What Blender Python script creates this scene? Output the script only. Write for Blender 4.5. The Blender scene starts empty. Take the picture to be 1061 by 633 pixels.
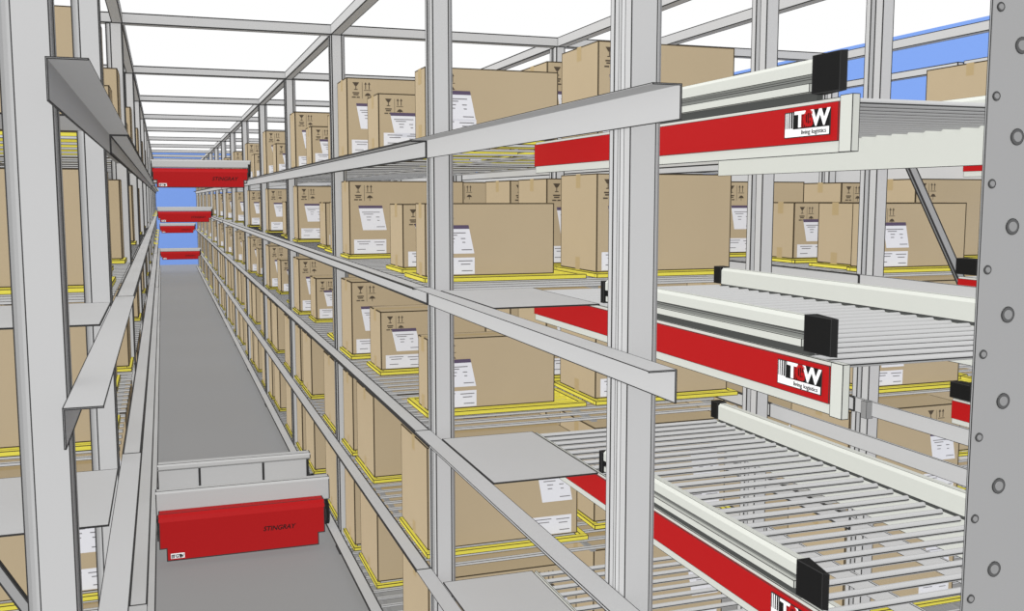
import bpy, bmesh, math, random
from mathutils import Vector, Matrix

# ------------------------------------------------------------------ camera, world, light
scene = bpy.context.scene
COL = scene.collection
Z0 = 1.95                                   # camera height above the floor
F_PX, CX, CY, W_PX = 1030.0, 530.5, 316.5, 1061.0
VX, VY = 168.0, 206.0                       # where the aisle vanishes in the photo
pitch = math.atan((CY - VY) / F_PX)
yaw = math.atan((CX - VX) / math.hypot(F_PX, CY - VY))
fw = Vector((math.sin(yaw) * math.cos(pitch), math.cos(yaw) * math.cos(pitch), -math.sin(pitch)))
rt = Vector((math.cos(yaw), -math.sin(yaw), 0))
up = rt.cross(fw)
cam_d = bpy.data.cameras.new('camera')
cam = bpy.data.objects.new('camera', cam_d)
COL.objects.link(cam)
m = Matrix((rt, up, -fw)).transposed().to_4x4()
m.translation = Vector((0, 0, Z0))
cam.matrix_world = m
cam_d.sensor_width = 36.0
cam_d.lens = 36.0 * F_PX / W_PX
cam_d.clip_start = 0.05
cam_d.clip_end = 200
scene.camera = cam

world = bpy.data.worlds.new('white_daylight')
scene.world = world
world.use_nodes = True
world.node_tree.nodes['Background'].inputs[0].default_value = (1, 1, 1, 1)
world.node_tree.nodes['Background'].inputs[1].default_value = 1.0

def sun(name, travel, strength):
    d = bpy.data.lights.new(name, 'SUN')
    d.energy = strength
    d.angle = math.radians(5)
    d.use_shadow = False
    o = bpy.data.objects.new(name, d)
    COL.objects.link(o)
    o.rotation_euler = Vector(travel).normalized().to_track_quat('-Z', 'Y').to_euler()
    o.location = (0, 0, 6)
sun('sun_from_viewer', (0.71, 0.48, -0.53), 9.0)
sun('soft_fill_from_below', (-0.35, 0.3, 0.9), 2.4)

vs = scene.view_settings
vs.view_transform = 'Standard'
vs.look = 'None'
vs.exposure = 0.0
vs.gamma = 1.0
vs.use_curve_mapping = False

# ------------------------------------------------------------------ materials
EXPO = 2.05
def lin(c):
    c /= 255.0
    return c / 12.92 if c <= 0.04045 else ((c + 0.055) / 1.055) ** 2.4
def mat(name, rgb, rough=0.75, e=EXPO, noise=0.0, nscale=8.0, metal=0.0, spec=0.12):
    mt = bpy.data.materials.new(name)
    mt.use_nodes = True
    nt = mt.node_tree
    b = nt.nodes['Principled BSDF']
    col = tuple(min(0.95, lin(v) / e) for v in rgb) + (1,)
    b.inputs['Base Color'].default_value = col
    b.inputs['Roughness'].default_value = rough
    b.inputs['Metallic'].default_value = metal
    b.inputs['Specular IOR Level'].default_value = spec
    if noise > 0:
        tc = nt.nodes.new('ShaderNodeTexCoord')
        n = nt.nodes.new('ShaderNodeTexNoise')
        n.inputs['Scale'].default_value = nscale
        n.inputs['Detail'].default_value = 4
        r = nt.nodes.new('ShaderNodeMapRange')
        r.inputs['To Min'].default_value = 1 - noise
        r.inputs['To Max'].default_value = 1 + noise
        mx = nt.nodes.new('ShaderNodeVectorMath')
        mx.operation = 'SCALE'
        mx.inputs[0].default_value = col[:3]
        nt.links.new(tc.outputs['Object'], n.inputs['Vector'])
        nt.links.new(n.outputs['Fac'], r.inputs['Value'])
        nt.links.new(r.outputs['Result'], mx.inputs['Scale'])
        nt.links.new(mx.outputs['Vector'], b.inputs['Base Color'])
    return mt
M = {
 'steel': mat('galvanised_steel', (186, 186, 186), noise=0.015, nscale=3),
 'steel_dark': mat('dark_grey_steel', (138, 138, 138)),  # darker grey of foot plates, shelf runners and the small bracket
 'steel_plate': mat('perforated_post_steel', (154, 154, 154), noise=0.01),
 'edge': mat('dark_outline', (52, 52, 52)),  # drawn outlines, added as thin tubes along mesh edges
 'edge_box': mat('brown_outline', (62, 52, 36)),
 'card': mat('brown_cardboard', (176, 159, 130), rough=0.9, noise=0.035, nscale=5),
 'tape': mat('packing_tape', (170, 150, 112), rough=0.7),
 'paper': mat('white_label_paper', (219, 219, 224)),
 'ink': mat('dark_print', (76, 66, 54)),
 'ink2': mat('grey_label_print', (120, 118, 120)),
 'inkp': mat('purple_label_header', (88, 76, 98)),
 'yellow': mat('yellow_plastic', (218, 206, 78)),
 'white': mat('white_aluminium', (199, 201, 194), noise=0.01),
 'channel': mat('dark_aluminium_channel', (122, 124, 120)),
 'channel_dk': mat('dark_gap_strip', (70, 72, 70)),  # dark grey strip filling the gaps below the guide rails
 'roller': mat('roller_steel', (184, 184, 184), rough=0.6),
 'red': mat('red_cover_plastic', (172, 18, 21), rough=0.6),
 'red_stripe': mat('dark_red_print', (180, 30, 32)),
 'black': mat('black_plastic', (17, 17, 17)),
 'logo_white': mat('white_print', (245, 245, 245)),
 'floor': mat('grey_floor', (149, 149, 149)),
 'blue': mat('blue_wall_paint', (119, 154, 222), e=2.15),
 'hole': mat('bolt_recess', (88, 88, 88)),
 'hole_in': mat('bolt_head', (140, 140, 140)),
}

# ------------------------------------------------------------------ mesh helper
class MB:
    def __init__(s):
        s.v = []; s.f = []; s.m = []; s.mats = []; s.lines = []
    def mi(s, k):
        if k not in s.mats: s.mats.append(k)
        return s.mats.index(k)
    def add(s, vs_, fs, k):
        o = len(s.v); i = s.mi(k)
        s.v += [tuple(p) for p in vs_]
        for f in fs:
            s.f.append(tuple(o + a for a in f)); s.m.append(i)
    def prism(s, poly, axis, a, b, k, line=True, corners=None):
        # poly: 2D points; axis 0: (y,z) extruded in x; 1: (x,z) in y; 2: (x,y) in z
        def P(q, t):
            return {0: (t, q[0], q[1]), 1: (q[0], t, q[1]), 2: (q[0], q[1], t)}[axis]
        n = len(poly)
        va = [P(q, a) for q in poly]; vb = [P(q, b) for q in poly]
        fs = [tuple(range(n))[::-1], tuple(range(n, 2 * n))] + [(i, (i + 1) % n, n + (i + 1) % n, n + i) for i in range(n)]
        s.add(va + vb, fs, k)
        if line:
            for i in range(n):
                j = (i + 1) % n
                s.lines.append((va[i], va[j])); s.lines.append((vb[i], vb[j]))
                if corners is None or i in corners:
                    s.lines.append((va[i], vb[i]))
    def box(s, x0, x1, y0, y1, z0, z1, k, line=True):
        s.prism([(x0, y0), (x1, y0), (x1, y1), (x0, y1)], 2, z0, z1, k, line)
    def quad(s, pts, k):
        s.add(pts, [tuple(range(len(pts)))], k)
    def cyl(s, p, q, r, k, n=10, line=False):
        p = Vector(p); q = Vector(q); d = (q - p).normalized()
        u = d.orthogonal().normalized(); w = d.cross(u)
        ra = [p + (u * math.cos(t) + w * math.sin(t)) * r for t in [2 * math.pi * i / n for i in range(n)]]
        rb = [v + (q - p) for v in ra]
        s.add(ra + rb, [tuple(range(n))[::-1], tuple(range(n, 2 * n))] + [(i, (i + 1) % n, n + (i + 1) % n, n + i) for i in range(n)], k)
        if line:
            for i in range(n):
                s.lines.append((ra[i], ra[(i + 1) % n])); s.lines.append((rb[i], rb[(i + 1) % n]))
    def bar(s, p, q, w, h, k, line=True, upv=(0, 0, 1)):
        p = Vector(p); q = Vector(q); d = (q - p).normalized()
        u = d.cross(Vector(upv)).normalized() * w / 2; t = u.cross(d).normalized() * h / 2
        vs_ = [p - u - t, p + u - t, p + u + t, p - u + t]
        vb = [v + (q - p) for v in vs_]
        s.add(vs_ + vb, [(3, 2, 1, 0), (4, 5, 6, 7), (0, 1, 5, 4), (1, 2, 6, 5), (2, 3, 7, 6), (3, 0, 4, 7)], k)
        if line:
            for i in range(4):
                s.lines += [(vs_[i], vs_[(i + 1) % 4]), (vb[i], vb[(i + 1) % 4]), (vs_[i], vb[i])]
    def bake_lines(s, r, k='edge'):
        seen = set()
        L = s.lines; s.lines = []
        i = s.mi(k)
        lo = [min(p[c] for p in s.v) for c in range(3)]; hi = [max(p[c] for p in s.v) for c in range(3)]
        def inset(p):            # sink the added outline tube into the body so that it barely stands proud
            q = []
            for c in range(3):
                m_ = (lo[c] + hi[c]) / 2; d_ = p[c] - m_
                q.append(p[c] - math.copysign(min(abs(d_), r * .55), d_))
            return Vector(q)
        for a, b in L:
            a = inset(a); b = inset(b)
            key = tuple(sorted([tuple(round(c, 4) for c in a), tuple(round(c, 4) for c in b)]))
            if key in seen or (b - a).length < 1e-5: continue
            seen.add(key)
            d = (b - a).normalized()
            u = d.orthogonal().normalized() * r; w = d.cross(u)
            a = a - d * r * 0.7; b = b + d * r * 0.7
            ring = [u, w, -u, -w]
            o = len(s.v)
            s.v += [tuple(a + t) for t in ring] + [tuple(b + t) for t in ring]
            for j in range(4):
                s.f.append((o + j, o + (j + 1) % 4, o + 4 + (j + 1) % 4, o + 4 + j)); s.m.append(i)
            s.f.append((o + 3, o + 2, o + 1, o)); s.m.append(i)
            s.f.append((o + 4, o + 5, o + 6, o + 7)); s.m.append(i)
    def mesh(s, name, r=0.0015, lk='edge'):
        if s.lines: s.bake_lines(r, lk)
        me = bpy.data.meshes.new(name)
        me.from_pydata(s.v, [], s.f)
        for k in s.mats: me.materials.append(M[k])
        me.polygons.foreach_set('material_index', s.m)
        bm = bmesh.new(); bm.from_mesh(me)
        bmesh.ops.recalc_face_normals(bm, faces=bm.faces)
        bm.to_mesh(me); bm.free()
        me.update()
        return me
def link(name, me, parent=None, loc=None):
    o = bpy.data.objects.new(name, me)
    COL.objects.link(o)
    if loc is not None: o.location = loc
    if parent: o.parent = parent
    return o
def tag(o, label=None, cat=None, group=None, kind=None):
    if label: o['label'] = label
    if cat: o['category'] = cat
    if group: o['group'] = group
    if kind: o['kind'] = kind
    return o
def lw(d):                                   # outline tubes thicken with distance so the drawn lines look even
    return min(0.0065, max(0.0011, 0.00078 * d))
def text_mesh(body, size, k, shear=0.0, extrude=0.0006, bold=0.0):
    c = bpy.data.curves.new('t', 'FONT')
    c.body = body; c.size = size; c.shear = shear; c.extrude = extrude; c.offset = bold
    c.align_x = 'LEFT'
    o = bpy.data.objects.new('t', c)
    COL.objects.link(o)
    dg = bpy.context.evaluated_depsgraph_get()
    me = bpy.data.meshes.new_from_object(o.evaluated_get(dg))
    bpy.data.objects.remove(o)
    me.materials.clear(); me.materials.append(M[k])
    return me

# ------------------------------------------------------------------ measured layout (camera frame heights + Z0)
LV = [z + Z0 for z in (0.2, -0.305, -0.81, -1.315, -1.82)]
LN = ['top', 'second', 'third', 'fourth', 'lowest']
XR, XL = 0.863, -0.149                       # aisle faces of the right and left rack
MID = (XR + XL) / 2
FY = [1.775] + [3.27 + 2.07 * i for i in range(13)]     # upright rows
JY = [3.34 + 2.07 * i for i in range(13)]               # rail joints
ORD = ['first', 'second', 'third', 'fourth', 'fifth', 'sixth', 'seventh', 'eighth', 'ninth', 'tenth', 'eleventh', 'twelfth', 'thirteenth', 'fourteenth']
TOPZ = 0.91 + Z0
WY = 31.2

# ------------------------------------------------------------------ room shell
b = MB(); b.quad([(-3, -1, 0), (6.05, -1, 0), (6.05, WY, 0), (-3, WY, 0)], 'floor')
b.add([(-3, -1, -.05), (6.05, -1, -.05), (6.05, WY, -.05), (-3, WY, -.05)], [(3, 2, 1, 0)], 'floor')
tag(link('floor', b.mesh('floor')), kind='structure')
b = MB(); b.box(-3, 6.15, WY, WY + .1, 0, 1.4 + Z0, 'blue', False)
tag(link('wall_back', b.mesh('wall_back')), kind='structure')
b = MB(); b.box(6.05, 6.15, -1, WY, 0, 1.4 + Z0, 'blue', False)
tag(link('wall_right', b.mesh('wall_right')), kind='structure')

# ------------------------------------------------------------------ uprights
def post_poly(sx):
    p = [(0, 0), (.056, 0), (.062, .002), (.067, .006), (.071, .012), (.073, .020), (.073, .095), (0, .095), (0, .078), (.010, .074), (.010, .060), (0, .056), (0, .044), (.006, .040), (.006, .030), (0, .026)]
    if sx < 0: p[1:6] = [(.056, 0), (.057, .016), (.063, .0155), (.069, .014), (.076, .011)]; p[6:7] = [(.076, .095)] if len(p) > 6 else []  # left posts: stepped lip invented and tilted so the outer edge shades darker
    return [(sx * x, y) for x, y in p]
def rear_poly(sx):
    p = [(0, 0), (.052, 0), (.052, .1), (0, .1), (0, .074), (.022, .074), (.022, .040), (0, .040)]
    return [(sx * x, y) for x, y in p]
post_cache = {}
def post(kind, sx, x, y, label, group):
    key = (kind, sx, round(lw(y), 5))
    if key not in post_cache:
        b = MB()
        poly = post_poly(sx) if kind == 'front' else rear_poly(sx)
        b.prism(poly, 2, 0, TOPZ - .052, 'steel', corners=[i for i in range(len(poly)) if not (kind == 'front' and i in (2, 3, 4))])
        me = b.mesh('upright_post', lw(y))
        f = MB(); f.box(min(-.01 * sx, .085 * sx), max(-.01 * sx, .085 * sx), -.02, .115, 0, .008, 'steel_dark')
        fm = f.mesh('foot_plate', lw(y))
        post_cache[key] = (me, fm)
    me, fm = post_cache[key]
    o = tag(link('upright_post', me, loc=(x, y, 0)), label, 'post', group)
    link('foot_plate', fm, o)
for i, y in enumerate(FY):
    where = 'nearest the viewer' if i == 0 else f'{ORD[i]} from the viewer'
    post('front', 1, XR + .002, y, f'grey upright post at the right aisle edge, {where}', 'posts along the right of the aisle')
    post('front', -1, XL - .008, y - (.03 if i < 2 else 0), f'grey upright post at the left aisle edge, {where}', 'posts along the left of the aisle')
    if i >= 1:
        post('rear', 1, 2.15 if i == 1 else 2.135, y, f'grey rear post of the right rack, row {where}', 'rear posts of the right rack')
    if 1 <= i <= 9:
        post('rear', 1, 2.675 if i == 1 else 2.70, y, f'grey front post of the rack beyond the conveyors, row {where}', 'front posts of the far right rack')
        post('rear', 1, 4.0, y, f'grey rear post of the rack beyond the conveyors, row {where}', 'rear posts of the far right rack')
    if 1 <= i <= 4:
        post('rear', -1, -1.43, y, f'grey rear post of the left rack, row {where}', 'rear posts of the left rack')
# top frame
for i, y in enumerate(FY[1:]):
    b = MB(); b.box(-1.5, 4.1, y + .02, y + .07, TOPZ - .052, TOPZ, 'steel')
    tag(link('cross_beam', b.mesh('cross_beam', lw(y))), f'horizontal grey roof beam spanning the aisle, {ORD[i]} crossing from the viewer', 'beam', 'cross beams over the aisle')
for nm, xa, xb, i0, i1 in (('right aisle edge', XR + .005, XR + .055, 0, 12), ('left aisle edge', XL - .055, XL - .005, 0, 12), ('rear of the right rack', 2.15, 2.2, 0, 12),
                   ('front of the far right rack', 2.70, 2.75, 0, 8), ('rear of the far right rack', 4.02, 4.07, 0, 8), ('outermost far right rack', 5.05, 5.1, 0, 3)):
    for i in range(i0, i1 + 1):
        ya = FY[i] + (.04 if i == 0 else .072); yb = FY[i + 1] + .018
        if i > 12: continue
        b = MB(); b.box(xa, xb, ya, yb, TOPZ - .052, TOPZ, 'steel')
        tag(link('roof_rail', b.mesh('roof_rail', lw(ya + .7))), f'lengthwise grey roof beam over the {nm}, {ORD[i]} bay out', 'beam', f'lengthwise roof beams over the {nm}')
# ------------------------------------------------------------------ shuttle rails (angle section, flange into the aisle)
def rail(sx, xf, y0, y1, z, label, group, flange=.057, drop=.062):
    b = MB()
    t = .002
    poly = [(0, 0), (-flange, 0), (-flange, -t), (-t, -t), (-t, -drop), (0, -drop)]
    poly = [(xf + sx * x, z + q) for x, q in poly]
    if sx < 0: poly = poly[::-1]
    o = 0
    b.prism(poly, 1, y0, y1, 'steel', corners=[0, 1, 4, 5])
    tag(link('shuttle_rail', b.mesh('shuttle_rail', lw((1.5, 5.5, 18)[i] if i < 3 else 20))), label, 'rail', group)
ends = [1.567, 3.34, 15.75, 28.3]
for k, z in enumerate(LV):
    for i in range(3):
        b = MB(); b.box(4.075, 4.08, ends[i] + .001, ends[i + 1] - .001, z - .11, z - .01, 'steel')
        tag(link('shelf_beam', b.mesh('shelf_beam', .002)), f'grey beam along the back of the far right rack, {LN[k]} level, {ORD[i]} bay', 'beam', 'back beams of the far right rack')
    for i in range(len(ends) - 1):
        y0, y1 = ends[i] + .0005, ends[i + 1] - .0005
        rail(1, XR, y0, y1, z, f'grey rail right of the aisle, {LN[k]} level, {ORD[i]} length from viewer', f'{LN[k]} level rails right of the aisle')
        rail(-1, XL, y0, y1, z, f'grey rail left of the aisle, {LN[k]} level, {ORD[i]} length from viewer', f'{LN[k]} level rails left of the aisle')
        if i < 2:
            rail(1, 2.67, y0, y1, z, f'flat grey rail on far right rack, {LN[k]} level, {ORD[i]} length from viewer', f'{LN[k]} level rails of the far right rack', flange=.01)
        if i < 2:
            rail(-1, 2.26, y0, y1, z, f'grey rail behind the right rack, {LN[k]} level, {ORD[i]} length from viewer', f'{LN[k]} level rails behind the right rack', flange=.01, drop=.055)
# ------------------------------------------------------------------ transfer plates
for k, z in enumerate(LV):
    b = MB(); b.box(XR + .005, 1.195, 2.64, 3.20, z - .004, z, 'steel')
    tag(link('transfer_plate', b.mesh('transfer_plate', lw(2.6))), f'flat grey sheet between right rail and roller conveyor, {LN[k]} level', 'plate', 'transfer plates on the right')
    b = MB(); b.box(-.75, XL - .005, 2.61, 3.16, z - .004, z, 'steel')
    tag(link('transfer_plate', b.mesh('transfer_plate', lw(2.6))), f'flat grey sheet behind the near left post, {LN[k]} level', 'plate', 'transfer plates on the left')

# ------------------------------------------------------------------ cartons and trays
def carton_body(w, d, h, r, flip, full):
    # local: x 0..w away from the aisle, y 0..d into the depth, z 0..h
    b = MB(); b.box(0, w, 0, d, 0, h, 'card')
    if full: carton_marks(b, w, d, h)
    b2 = b
    return b2.mesh('cardboard_carton', r, 'edge_box')
def rect(b, x0, x1, z0, z1, k, e=.0015, tilt=0.0, y=0):
    cx, cz = (x0 + x1) / 2, (z0 + z1) / 2
    pts = []
    for x, z in ((x0, z0), (x1, z0), (x1, z1), (x0, z1)):
        dx, dz = x - cx, z - cz
        pts.append((cx + dx * math.cos(tilt) - dz * math.sin(tilt), y - e, cz + dx * math.sin(tilt) + dz * math.cos(tilt)))
    b.quad(pts, k)
def m_tape(b, w, d, h, top=None):
    tw = min(.045, d * .3); ya, yb = d / 2 - tw / 2, d / 2 + tw / 2; g = .0012
    for t, (z0, z1) in ((True, (h + g, h - .055)), (False, (-g * .5, .05))):
        if top is not None and t != top: continue
        b.add([(-g, ya, z1), (-g, yb, z1), (-g, ya, z0), (-g, yb, z0), (w + g, ya, z0), (w + g, yb, z0), (w + g, ya, z1), (w + g, yb, z1)], [(0, 1, 3, 2), (2, 3, 5, 4), (4, 5, 7, 6)], 'tape')
def m_tape_top(b, w, d, h): m_tape(b, w, d, h, True)
def m_tape_low(b, w, d, h): m_tape(b, w, d, h, False)
def m_ship(b, w, d, h):
    c = (.12, h - .19 if h > .3 else h - .135)
    hw, hh = (.062, .062) if h > .3 else (.058, .052)
    t = -math.radians(-8)
    sh = .011                                   # the sheet sits slightly skewed
    def R(x0, x1, z0, z1, k, e):
        pts = []
        for x, z in ((x0, z0), (x1, z0), (x1, z1), (x0, z1)):
            pts.append((c[0] + x - sh * z / hh, -e, c[1] + z))
        b.quad(pts, k)
    R(-hw, hw, -hh, hh, 'paper', .0016)
    R(-hw, hw, hh - .012, hh + .002, 'inkp', .0024)
    for z, a, e_ in ((.03, -.8, .7), (.02, -.7, .1), (.005, -.5, -.1), (.005, .3, .6), (-.01, -.5, -.2), (-.012, .35, .55), (-.045, .2, .9)):
        R(a * hw, e_ * hw, z * hh / .062 - .0018, z * hh / .062 + .0018, 'ink2', .0024)
def m_addr(b, w, d, h):
    x0 = .022; x1 = min(.19, w * .38); z1 = .078 if h > .3 else .068
    rect(b, x0, x1, .006, z1, 'paper', .0016)
    for a, e_, f in ((.1, .5, .85), (.15, .45, .68), (.1, .35, .3), (.62, .95, .8), (.68, .9, .6), (.7, .95, .2)):
        rect(b, x0 + (x1 - x0) * a, x0 + (x1 - x0) * e_, .006 + (z1 - .006) * f - .0018, .006 + (z1 - .006) * f + .0018, 'ink2', .0024)
def m_symbols(b, w, d, h):
    s = 1.0 if h > .3 else .85
    t = h - .022
    x = .03
    # fragile glass
    b.quad([(x, -.0016, t), (x + .034 * s, -.0016, t), (x + .022 * s, -.0016, t - .018 * s), (x + .012 * s, -.0016, t - .018 * s)], 'ink')
    rect(b, x + .015 * s, x + .019 * s, t - .034 * s, t - .018 * s, 'ink')
    rect(b, x + .008 * s, x + .026 * s, t - .038 * s, t - .034 * s, 'ink')
    rect(b, x + .048 * s, x + .050 * s, t - .08 * s, t, 'ink')
    for q in (.064, .082):
        rect(b, x + q * s, x + (q + .004) * s, t - .034 * s, t - .006 * s, 'ink')
        b.quad([(x + (q - .005) * s, -.0016, t - .010 * s), (x + (q + .009) * s, -.0016, t - .010 * s), (x + (q + .002) * s, -.0016, t + .002 * s)], 'ink')
    rect(b, x + .058 * s, x + .094 * s, t - .040 * s, t - .037 * s, 'ink')
    # umbrella
    b.quad([(x + .060 * s, -.0016, t - .066 * s), (x + .094 * s, -.0016, t - .066 * s), (x + .086 * s, -.0016, t - .055 * s), (x + .077 * s, -.0016, t - .051 * s), (x + .068 * s, -.0016, t - .055 * s)], 'ink')
    rect(b, x + .0755 * s, x + .0785 * s, t - .080 * s, t - .066 * s, 'ink')
    for i, (a, e_) in enumerate(((.0, .034), (.004, .03), (-.004, .016), (.02, .036))):
        zz = t - (.052, .061, .074, .074)[i] * s
        rect(b, x + a * s, x + e_ * s, zz - .003 * s, zz + .003 * s, 'ink')
def carton_marks(b, w, d, h):
    m_tape(b, w, d, h); m_ship(b, w, d, h); m_addr(b, w, d, h); m_symbols(b, w, d, h)
PARTS = (('packing_tape', m_tape_top), ('packing_tape', m_tape_low), ('shipping_label', m_ship), ('address_label', m_addr), ('handling_symbols', m_symbols))
cc = {}
def carton(x, y, z, w, d, h, near, mirror, label, group, dist):
    r = round(min(.0055, max(.0012, .00076 * dist)), 4)
    key = (w, d, h, r, near, mirror)
    if key not in cc:
        ms = []
        def fin(b, nm, base=False):
            if mirror % 2:      # left rack: same carton, origin at its aisle edge
                b.v = [(p[0] - w, p[1], p[2]) for p in b.v]
                b.lines = [((a[0] - w, a[1], a[2]), (c[0] - w, c[1], c[2])) for a, c in b.lines]
            return b.mesh(nm, r, 'edge_box')
        def mark(b, fn):
            # upper levels carry their labels at the left end, lower levels at the right end
            if mirror >= 2:
                q = MB(); fn(q, w, d, h)
                half = d / 2 if fn is m_tape_top or fn is m_tape_low or fn is carton_marks else 0
                for f, mi_ in zip(q.f, q.m):
                    pts = [q.v[i] for i in f]
                    xs = [p[0] for p in pts]
                    if q.mats[mi_] == 'tape': b.add(pts, [tuple(range(len(pts)))], 'tape'); continue
                    off = w - .215
                    b.add([(p[0] + off, p[1], p[2]) for p in pts], [tuple(range(len(pts)))], q.mats[mi_])
            else: fn(b, w, d, h)
        b = MB(); b.box(0, w, 0, d, 0, h, 'card')
        if not near: mark(b, carton_marks)
        ms.append(('cardboard_carton', fin(b, 'cardboard_carton')))
        if near:
            for nm, fn in PARTS:
                b = MB(); mark(b, fn) if 'tape' not in nm else fn(b, w, d, h); ms.append((nm, fin(b, nm)))
        cc[key] = ms
    ms = cc[key]
    o = tag(link('cardboard_carton', ms[0][1], loc=(x, y, z)), label, 'carton', group)
    for nm, me in ms[1:]: link(nm, me, o)
    return o
tc_ = {}
def tray_geo(b, w, d, lines=True):
    h = .017; t = .022
    b.box(0, w, 0, t, 0, h, 'yellow', lines); b.box(0, w, d - t, d, 0, h, 'yellow', lines)
    b.box(0, t, t, d - t, 0, h, 'yellow', lines); b.box(w - t, w, t, d - t, 0, h, 'yellow', lines)
    n = max(1, int((d - 2 * t) / .075))
    for i in range(1, n + 1):
        yy = t + (d - 2 * t) * i / (n + 1)
        b.box(t, w - t, yy - .008, yy + .008, .002, h - .004, 'yellow', False)
def tray(x, y, z, w, d, mirror, label, group, dist):
    r = round(min(.0045, max(.0009, .00048 * dist)), 4)
    key = (w, d, r, mirror)
    if key not in tc_:
        b = MB(); tray_geo(b, w, d)
        if mirror:
            b.v = [(-p[0], p[1], p[2]) for p in b.v]
            b.lines = [((-a[0], a[1], a[2]), (-c[0], c[1], c[2])) for a, c in b.lines]
        tc_[key] = b.mesh('yellow_tray', r, 'edge_box')
    tag(link('yellow_tray', tc_[key], loc=(x, y, z)), label, 'tray', group)

# per level: (x, y offset from upright row 3.27, width, depth, height)
S1, L1 = .27, .385
PAT = [
 [(.90, .24, .51, .15, .25), (.90, 1.06, .51, .24, .237), (.89, 1.78, .61, .27, .385)],
 [(.91, .30, .51, .14, .27), (.937, .78, .51, .24, .265), (.902, 1.83, .61, .22, .378)],
 [(.915, .30, .51, .14, .27), (.933, 1.236, .51, .25, .272), (.889, 1.74, .61, .30, .372)],
 [(.885, .204, .60, .42, .387), (.892, 1.23, .60, .42, .385), (.89, 1.76, .60, .28, .385)],
 [(.885, .204, .60, .42, .387), (.90, 1.222, .60, .42, .385), (.89, 1.76, .60, .28, .385)],
]
PAT2 = [(1.60, .30, .60, .37, .385), (1.60, .84, .60, .37, .376), (1.60, 1.33, .60, .39, .376)]   # second row deep in the rack
NEAR = ['nearest', 'middle', 'farthest']
NEAR4 = ['nearest', 'second', 'third', 'farthest']
def size_word(h): return 'tall' if h > .3 else 'low'
def put(k, bay, j, e, shift, mirror, near, rack, row, NEAR=NEAR):
    x, dy, w, d, h = e
    y = 3.27 + 2.07 * (bay - 2) + dy
    zt = LV[k] - .002
    xx = (2 * MID - x) if mirror else x + shift
    dist = math.hypot(xx, y)
    td = min(.46, max(.32, d + .08))
    if rack == 'far right rack' and j == 0 and d < .2: td = d + .04
    rowtxt = '' if row == 0 else ' rear row'
    lb = f'{size_word(h)} brown carton, {NEAR[j]} in{rowtxt} of {ORD[bay - 1]} bay, {LN[k]} shelf, {rack}'
    carton(xx, y, zt + .0205, w, d, h, near, (1 if mirror else 0) + (2 if k >= 3 else 0), lb, f'cartons on the {LN[k]} shelf of the {rack}', dist)
    tx = xx + (.012 if mirror else -.012)
    ty = max(y - .035, FY[bay - 1] + .10)
    td = min(td, FY[bay - 1] + 2.055 - ty)
    lb = f'yellow tray under the {NEAR[j]} carton,{rowtxt} {ORD[bay - 1]} bay, {LN[k]} shelf, {rack}'
    tray(tx, ty, zt, .645, td, mirror, lb, f'trays on the {LN[k]} shelf of the {rack}', dist)
far = []
for bay in range(2, 14):
    for k in range(5):
        for j, e in enumerate(PAT[k]):
            if bay <= 9: put(k, bay, j, e, 0, False, bay <= 4, 'right rack', 0)
            else: far.append((k, bay, e, False))
            le = list(e)
            if j == 0: le = [.90, .20 if k >= 2 else .31, .61, .42, .400 if k == 0 and bay == 2 else .385]
            if j == 1 and le[1] < 1.1: le[1] = 1.12
            if j == 2: le[1] = max(le[1], 1.72)
            if bay <= 8: put(k, bay, j, le, 0, True, bay <= 3, 'left rack', 0)
            else: far.append((k, bay, le, True))
        if bay <= 3:
            for j, e in enumerate(PAT2): put(k, bay, j, e, 0, False, bay <= 2, 'right rack', 1)
        if bay == 3 and k:
            for j, e in enumerate(PAT[k]): put(k, bay, j, e, 1.865, False, True, 'far right rack', 0)
        if bay == 2:
            for j, e in enumerate(PAT[k]):
                if k == 0: continue
                e = [(.905, .13, .485, .13, .27), (.94, .30, .50, .24, .27), (.985, .79, .50, .22, .27)][j] if k < 3 else list(e)
                put(k, bay, j, e, 1.865, False, True, 'far right rack', 0, NEAR4 if k < 3 else NEAR)
            if k in (1, 2): put(k, bay, 3, (.93, 1.34, .50, .37, .378), 1.865, False, True, 'far right rack', 0, NEAR4)
            if k == 0: put(k, bay, 0, (1.58, .06, .40, .54, .385), 1.85, False, True, 'far right rack', 1)
            else:
                for j, e in enumerate(PAT2[:2]): put(k, bay, j, (e[0], (.72, 1.29)[j], *e[2:]), 1.90, False, True, 'far right rack', 1)
b = MB(); bt = MB()
for k, bay, e, mir in far:
    x, dy, w, d, h = e
    y = 3.27 + 2.07 * (bay - 2) + dy; z = LV[k] + .0215
    x0, x1 = (2 * MID - x - w, 2 * MID - x) if mir else (x, x + w)
    b.box(x0, x1, y, y + d, z, z + h, 'card')
    rect(b, x0 + .06, x0 + .18, z + h - .25, z + h - .12, 'paper', .002, y=y)
    rect(b, x0 + .02, x0 + .19, z + .006, z + .08, 'paper', .002, y=y)
    bt.box(x0 - .01, x0 + .63, y - .03, min(y + d + .04, 3.27 + 2.07 * (bay - 1) - .02), z - .0180, z - .0105, 'yellow', False)
tag(link('cardboard_cartons', b.mesh('cardboard_cartons', .004, 'edge_box')), 'brown cartons crowded at the far end of both racks', 'cartons', kind='stuff')
tag(link('yellow_trays', bt.mesh('yellow_trays', .003, 'edge_box')), 'yellow trays under the cartons at the far end of both racks', 'trays', kind='stuff')

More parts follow.
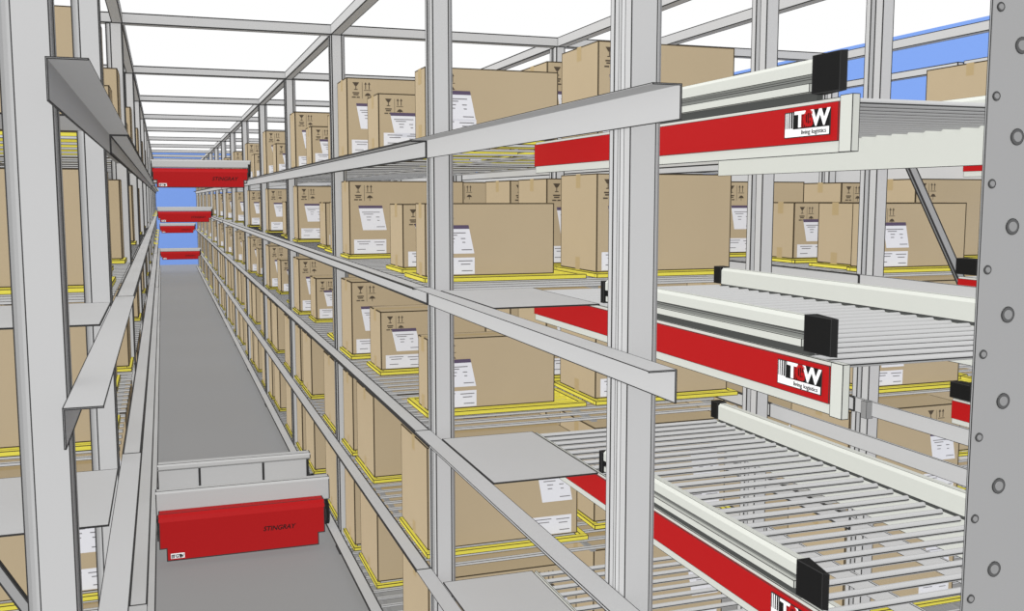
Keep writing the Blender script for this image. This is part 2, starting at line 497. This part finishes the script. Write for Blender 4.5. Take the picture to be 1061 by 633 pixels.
# ------------------------------------------------------------------ shelf supports (rods under the trays)
def shelf(x0, x1, y0, y1, z, pitch_, label, group, dist):
    b = MB(); n = int((y1 - y0) / pitch_); i_lines = dist < 10
    for i in range(n + 1):
        y = y0 + pitch_ * i
        b.box(x0, x1, y, y + .017, z - .016, z - .008, 'steel', i_lines)
    for x in (x0 + .02, (x0 + x1) / 2, x1 - .045):
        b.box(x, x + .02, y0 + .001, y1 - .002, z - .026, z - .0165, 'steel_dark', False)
    tag(link('shelf_grid', b.mesh('shelf_grid', min(.0022, .0003 * dist))), label, 'shelf', group)
for i in range(1, 13):
    y0, y1 = FY[i] + .10, FY[i + 1] - .01
    for k, z in enumerate(LV):
        p = (.36 if k == 0 else .09) if i < 5 else (.5 if k == 0 else .18)
        shelf(XR + .006, 2.13, y0, y1, z, p, f'grey barred shelf under {LN[k]} level cartons, right rack, {ORD[i]} bay', f'{LN[k]} level shelves of the right rack', y0)
        shelf(-1.42 if i < 5 else -.85, XL - .012, y0, y1, z, p, f'grey barred shelf under the {LN[k]} level cartons, left rack, {ORD[i]} bay', f'{LN[k]} level shelves of the left rack', y0)
        if i < 3:
            shelf(2.69, 3.98, y0, y1, z, p, f'grey barred shelf under the {LN[k]} level cartons, far right rack, {ORD[i]} bay', f'{LN[k]} level shelves of the far right rack', y0)

# ------------------------------------------------------------------ roller conveyors
def logo_parts(parent, yc0, z0, L, H, x):
    # sign plate lying in the YZ plane, read from the aisle (letters run towards the viewer, i.e. -Y)
    s = MB(); s.box(x - .002, x, yc0 - L, yc0, z0, z0 + H, 'logo_white', True)
    pl = link('sign_plate', s.mesh('sign_plate', .0012), parent)
    g = MB()
    def st(u0, u1, v0, v1, k, e=.0026):
        g.add([(x - e, yc0 - L * u0, z0 + H * v0), (x - e, yc0 - L * u1, z0 + H * v0), (x - e, yc0 - L * u1, z0 + H * v1), (x - e, yc0 - L * u0, z0 + H * v1)], [(0, 1, 2, 3)], k)
    st(.20, 1.0, .32, 1.0, 'black')
    for u, wd in ((.02, .012), (.055, .02), (.10, .03), (.15, .04)): st(u, u + wd, .36, .98, 'black')
    for u in (.40, .44, .48, .52, .56, .60): st(u, u + .018, .36, 1.0, 'red', .003)
    link('logo_stripes', g.mesh('logo_stripes'), pl)
    rot = Matrix(((0, 0, -1), (-1, 0, 0), (0, 1, 0))).to_4x4()
    def word(t, size, u, v, k, sh=0, bold=0, sx=1.0, nm='lettering'):
        me = text_mesh(t, size, k, sh, .0004, bold)
        o = link(nm, me, pl)
        mm = Matrix.Translation((x - .0038, yc0 - L * u, z0 + H * v)) @ rot @ Matrix.Diagonal((sx, 1, 1, 1))
        o.matrix_local = mm
    word('T', H * .84, .25, .40, 'logo_white', 0, .0014, 1.3)
    word('G', H * .84, .43, .40, 'red', 0, .0010, 1.1)
    word('W', H * .84, .62, .40, 'logo_white', 0, .0014, 1.25)
    word('living logistics', H * .25, .40, .10, 'black', 0, 0, 1.15)
def conveyor(k, X0, X1, y0, y1, label, capl=.02, g0=2.62, nroll=26, rear_from=1.2):
    z = LV[k]
    r = MB()
    root = bpy.data.objects.new('roller_conveyor', None); COL.objects.link(root)
    root.location = (X0, y0, z - .113)
    inv = Matrix.Translation((-X0, -y0, -(z - .113)))
    tag(root, label, 'conveyor', 'roller conveyors in the front zone')
    def fin(b, nm, w=None, parent=root):
        b.v = [(p[0] - X0, p[1] - y0, p[2] - z + .113) for p in b.v]
        b.lines = [(tuple(Vector(a) - Vector((X0, y0, z - .113))), tuple(Vector(c) - Vector((X0, y0, z - .113)))) for a, c in b.lines]
        return link(nm, b.mesh(nm, w or .0010), parent)
    b = MB(); b.box(X0 + .0045, X0 + .012, y0 + .002, y1, z - .113, z - .009, 'white'); fin(b, 'side_beam')
    b = MB(); b.box(X0 - .001, X0 + .004, y0 + .04, y1 - .002, z - .091, z - .017, 'red', True); cover = fin(b, 'red_cover_strip', .0008)
    b = MB(); b.box(X0 - .004, X0 + .0125, y0 - .004, y0 + .032, z - .113, z - .007, 'white'); fin(b, 'end_cap')
    b = MB(); b.box(X1 - .002, X1 + .006, rear_from, y1, z - .117, z - .013, 'white'); fin(b, 'side_beam')
    # front guide
    b = MB()
    ya = y0 + .119
    xg = X0
    b.prism([(xg - .004, z + .042), (xg - .004, z + .064), (xg + .004, z + .072), (xg + .022, z + .072), (xg + .022, z + .042)], 1, ya, g0, 'white', corners=[0, 2, 4])
    b.box(xg + .010, xg + .022, ya, g0, z + .024, z + .042, 'channel', False)
    b.box(xg + .004, xg + .022, ya, g0, z + .034, z + .038, 'channel', True)
    b.prism([(xg - .002, z + .008), (xg - .002, z + .024), (xg + .022, z + .024), (xg + .022, z + .008)], 1, ya + .012, g0, 'white')
    b.box(xg + .008, xg + .022, ya, g0, z - .009, z + .008, 'channel_dk', False)
    gd = fin(b, 'guide_rail', .0009)
    b = MB(); b.prism([(xg - .006, y0 + .118), (xg - .005, y0 + .034), (xg + .004, y0 + .026), (xg + .024, y0 + .118)], 2, z + .002, z + .076, 'black'); fin(b, 'guide_end_cap')
    b = MB(); b.box(xg - .003 - capl * .3, xg + .02, g0, g0 + capl, z + .004, z + .068, 'black'); fin(b, 'guide_end_cap')
    # rear guide
    b = MB()
    b.prism([(X1 - .004, z - .006), (X1 - .004, z + .044), (X1 + .004, z + .054), (X1 + .026, z + .054), (X1 + .026, z - .006)], 1, rear_from, y1 - .04, 'white', corners=[0, 2, 4])
    b.box(X1 - .002, X1 + .02, rear_from, y1 - .04, z - .0125, z - .006, 'channel_dk', False)
    fin(b, 'guide_rail', .0012)
    b = MB(); b.box(X1 - .008, X1 + .03, y1 - .04, y1 + .005, z - .004, z + .058, 'black'); fin(b, 'guide_end_cap')
    # rollers
    me = None
    for i in range(nroll):
        y = y0 + .055 + (y1 - y0 - .08) * i / (nroll - 1)
        if me is None:
            q = MB(); q.cyl((0, 0, 0), (X1 - X0 - .016, 0, 0), .0082, 'roller', 12, False)
            ll = X1 - X0 - .016
            for a in (-1, 1): q.lines.append(((0, a * .0076, -.0030), (ll, a * .0076, -.0030)))
            me = q.mesh('roller', .0021)
        o = link('roller', me, root); o.location = (.0125, y - y0, .113 - .0165)
    return root, cover, inv
for k in range(5):
    lab = f'white-sided roller conveyor with red strip behind the near right post, {LN[k]} level'
    if k == 0: lab = 'topmost roller conveyor with red strip, seen from below beside the near right post'
    root, cover, inv = conveyor(k, 1.207, 1.927, 1.548, 3.215, lab)
    if k <= 2:
        n0 = set(o.name for o in COL.objects)
        holder = cover
        z = LV[k]
        # coordinates local to the conveyor root
        logo_parts(holder, 1.755 - 1.548, .035, .146, .051, -.002)
for k in range(4):
    conveyor(k, 3.05, 3.77, 1.548, 3.215, f'partly hidden roller conveyor at far right beside the perforated post, {LN[k]} level', capl=.11, g0=3.08, nroll=20)

# ------------------------------------------------------------------ shuttles
def shuttle(k, Y, tall, label):
    z = LV[k]
    root = bpy.data.objects.new('shuttle_vehicle', None); COL.objects.link(root)
    root.location = (MID, Y, z + .004)
    tag(root, label, 'shuttle', 'red shuttles in the aisle')
    r = lw(Y) * .9
    hw = .435
    zt = .15 if tall else .085
    b = MB()
    # red front cover: stepped lower corners, rounded upper edge
    zr = zt - .035
    b.box(-hw + .035, hw - .035, 0, .10, -.098, -.03, 'red', False)
    prof = [(0, -.03), (0, zr), (.012, zr + .022), (.035, zt), (.10, zt), (.10, -.03)]
    b.prism(prof, 0, -hw, hw, 'red', True, corners=[0, 3])
    bx = [(-hw + .035, -.001, -.098), (hw - .035, -.001, -.098)]
    b.lines += [(bx[0], bx[1]), (bx[0], (-hw + .035, -.001, -.03)), (bx[1], (hw - .035, -.001, -.03)), ]
    b.lines = [l for l in b.lines if not (abs(l[0][2] + .03) < 1e-4 and abs(l[1][2] + .03) < 1e-4 and abs(l[0][0] - l[1][0]) > .5)]
    b.lines += [((-hw, 0, -.03), (-hw + .035, 0, -.03)), ((hw - .035, 0, -.03), (hw, 0, -.03))]
    cov = link('front_cover', b.mesh('front_cover', r), root)
    def bx_(nm, x0, x1, y0, y1, z0, z1, kk, par=root):
        q = MB(); q.box(x0, x1, y0, y1, z0, z1, kk); return link(nm, q.mesh(nm, r), par)
    b1, b2 = (zt - .03, .252) if tall else (zt + .004, .165)
    yb = .0 if not tall else .092
    q = MB(); q.prism([(yb + .02, b1), (yb + .012, b1 + .01), (yb + .012, b2 - .012), (yb + .022, b2), (yb + .07, b2), (yb + .07, b1)], 0, -hw - .012, hw + (.045 if tall else .03), 'steel', True, corners=[0, 3])
    link('cross_bar', q.mesh('cross_bar', r), root)
    bx_('chassis', -hw, hw, .101, .70, -.055, .035, 'steel')
    if tall:
        bx_('load_panel', -hw - .004, hw + .005, .66, .68, .035, .225, 'steel')
        for xx in (-.21, .16, hw - .01): bx_('panel_divider', xx, xx + .012, .654, .6595, .04, .222, 'black')
        q = MB(); q.prism([(.64, .226), (.63, .236), (.63, .254), (.64, .264), (.70, .264), (.70, .226)], 0, -hw - .005, hw + .012, 'steel', True, corners=[0, 3])
        link('cross_bar', q.mesh('cross_bar', r), root)
    for sx in (-1, 1):
        for yy in (.05, .60):
            q = MB(); x0 = sx * (hw + .003); x1 = sx * (hw + (.026 if sx > 0 else .008))
            q.cyl((x0, yy, .071), (x1, yy, .071), .069, 'black', 20, True)
            w = link('wheel', q.mesh('wheel', r), root)
            q = MB(); q.cyl((x1, yy, .071), (x1 + sx * .004, yy, .071), .03, 'channel', 12, False); link('wheel_hub', q.mesh('wheel_hub', r), w)
    # lettering on the cover
    me = text_mesh('STINGRAY', .036 if tall else .05, 'black', .25, .0005, .0006)
    o = link('lettering', me, cov)
    o.matrix_local = Matrix.Translation((.10, -.002, .012 if tall else -.03)) @ Matrix.Rotation(math.radians(90), 4, 'X')
    q = MB(); rect(q, -hw + .055, -hw + .125, -.086, -.058, 'logo_white', .0015)
    for u in (.058, .066, .1, .105): rect(q, -hw + u, -hw + u + .005, -.084, -.064, 'black', .0022)
    pl = link('logo_plate', q.mesh('logo_plate'), cov)
    me = text_mesh('TGW', .024, 'black', 0, .0005, .0008)
    o = link('lettering', me, pl); o.matrix_local = Matrix.Translation((-hw + .064, -.003, -.081)) @ Matrix.Rotation(math.radians(90), 4, 'X')
shuttle(4, 5.42, True, 'nearest red shuttle vehicle, large, low on the aisle rails above the grey floor')
shuttle(0, 10.0, False, 'red shuttle vehicle on the top rails, highest one in the aisle')
shuttle(1, 18.0, False, 'red shuttle vehicle just below the highest one, on the second rails')
shuttle(2, 28.0, False, 'smallest distant red shuttle, tucked under the one on the second rails')
shuttle(3, 24.5, False, 'small distant red shuttle just above where the floor ends')

# ------------------------------------------------------------------ braces
def brace(p, q, label):
    b = MB(); b.bar(p, q, .03, .02, 'steel_plate', True, (0, 1, 0))
    tag(link('diagonal_brace', b.mesh('diagonal_brace', lw(5))), label, 'brace', 'diagonal braces')
brace((2.76, 3.25, .225 + Z0), (3.22, 3.25, -.53 + Z0), 'diagonal grey brace crossing in front of cartons at far right')
brace((-.24, 3.20, -1.56 + Z0), (-.80, 3.20, -.56 + Z0), 'diagonal grey brace behind the near left post, low down')

# ------------------------------------------------------------------ small bracket on the far right post
b = MB(); b.box(2.64, 2.672, 3.235, 3.268, LV[2] - .07, LV[2] - .0, 'steel_dark')
tag(link('rail_bracket', b.mesh('rail_bracket', .001)), 'small dark bracket joining rail to post beyond the second conveyor', 'bracket')

# ------------------------------------------------------------------ perforated post at the right edge
PY = 1.15
root = bpy.data.objects.new('perforated_post', None); COL.objects.link(root); root.location = (1.13, PY, 0)
tag(root, 'wide grey post with round bolt holes at the right edge', 'post')
b = MB(); b.prism([(0, 0), (.22, 0), (.22, .1), (.216, .1), (.216, .003), (0, .003)], 2, 0, TOPZ + .3, 'steel_plate')
link('post_body', b.mesh('post_body', .0008), root)
def holemesh(rad):
    a = MB(); a.cyl((0, -.0015, 0), (0, .0, 0), rad, 'hole', 20, True)
    c = MB(); c.cyl((0, -.0025, 0), (0, -.0015, 0), rad * .6, 'hole_in', 16, False)
    return a.mesh('bolt', .0007), c.mesh('bolt_head', .0005)
big, small = holemesh(.0122), holemesh(.0068)
HOLES_BIG = [(1056, 47), (1053, 142), (1049, 233), (1045, 327), (1041, 415), (1037, 503), (1032, 589)]
HOLES_SM = [(1035, 7), (1031, 98), (1027, 188), (1022, 281), (1018.5, 368), (1014.5, 453), (1011, 537), (1007, 620)]
def ray_y(px, py, Y):
    d = fw + rt * ((px - CX) / F_PX) - up * ((py - CY) / F_PX)
    return d * (Y / d.y)
def holes(lst, pair):
    a = ray_y(*lst[0], PY); c = ray_y(*lst[-1], PY)
    n = len(lst) - 1
    x = (a.x + c.x) / 2 - 1.13
    for i in range(-1, n + 2):
        zz = a.z + (c.z - a.z) * i / n + Z0
        o = link('bolt', pair[0], root); o.location = (x, 0, zz)
        link('bolt_head', pair[1], o)
holes(HOLES_BIG, big); holes(HOLES_SM, small)
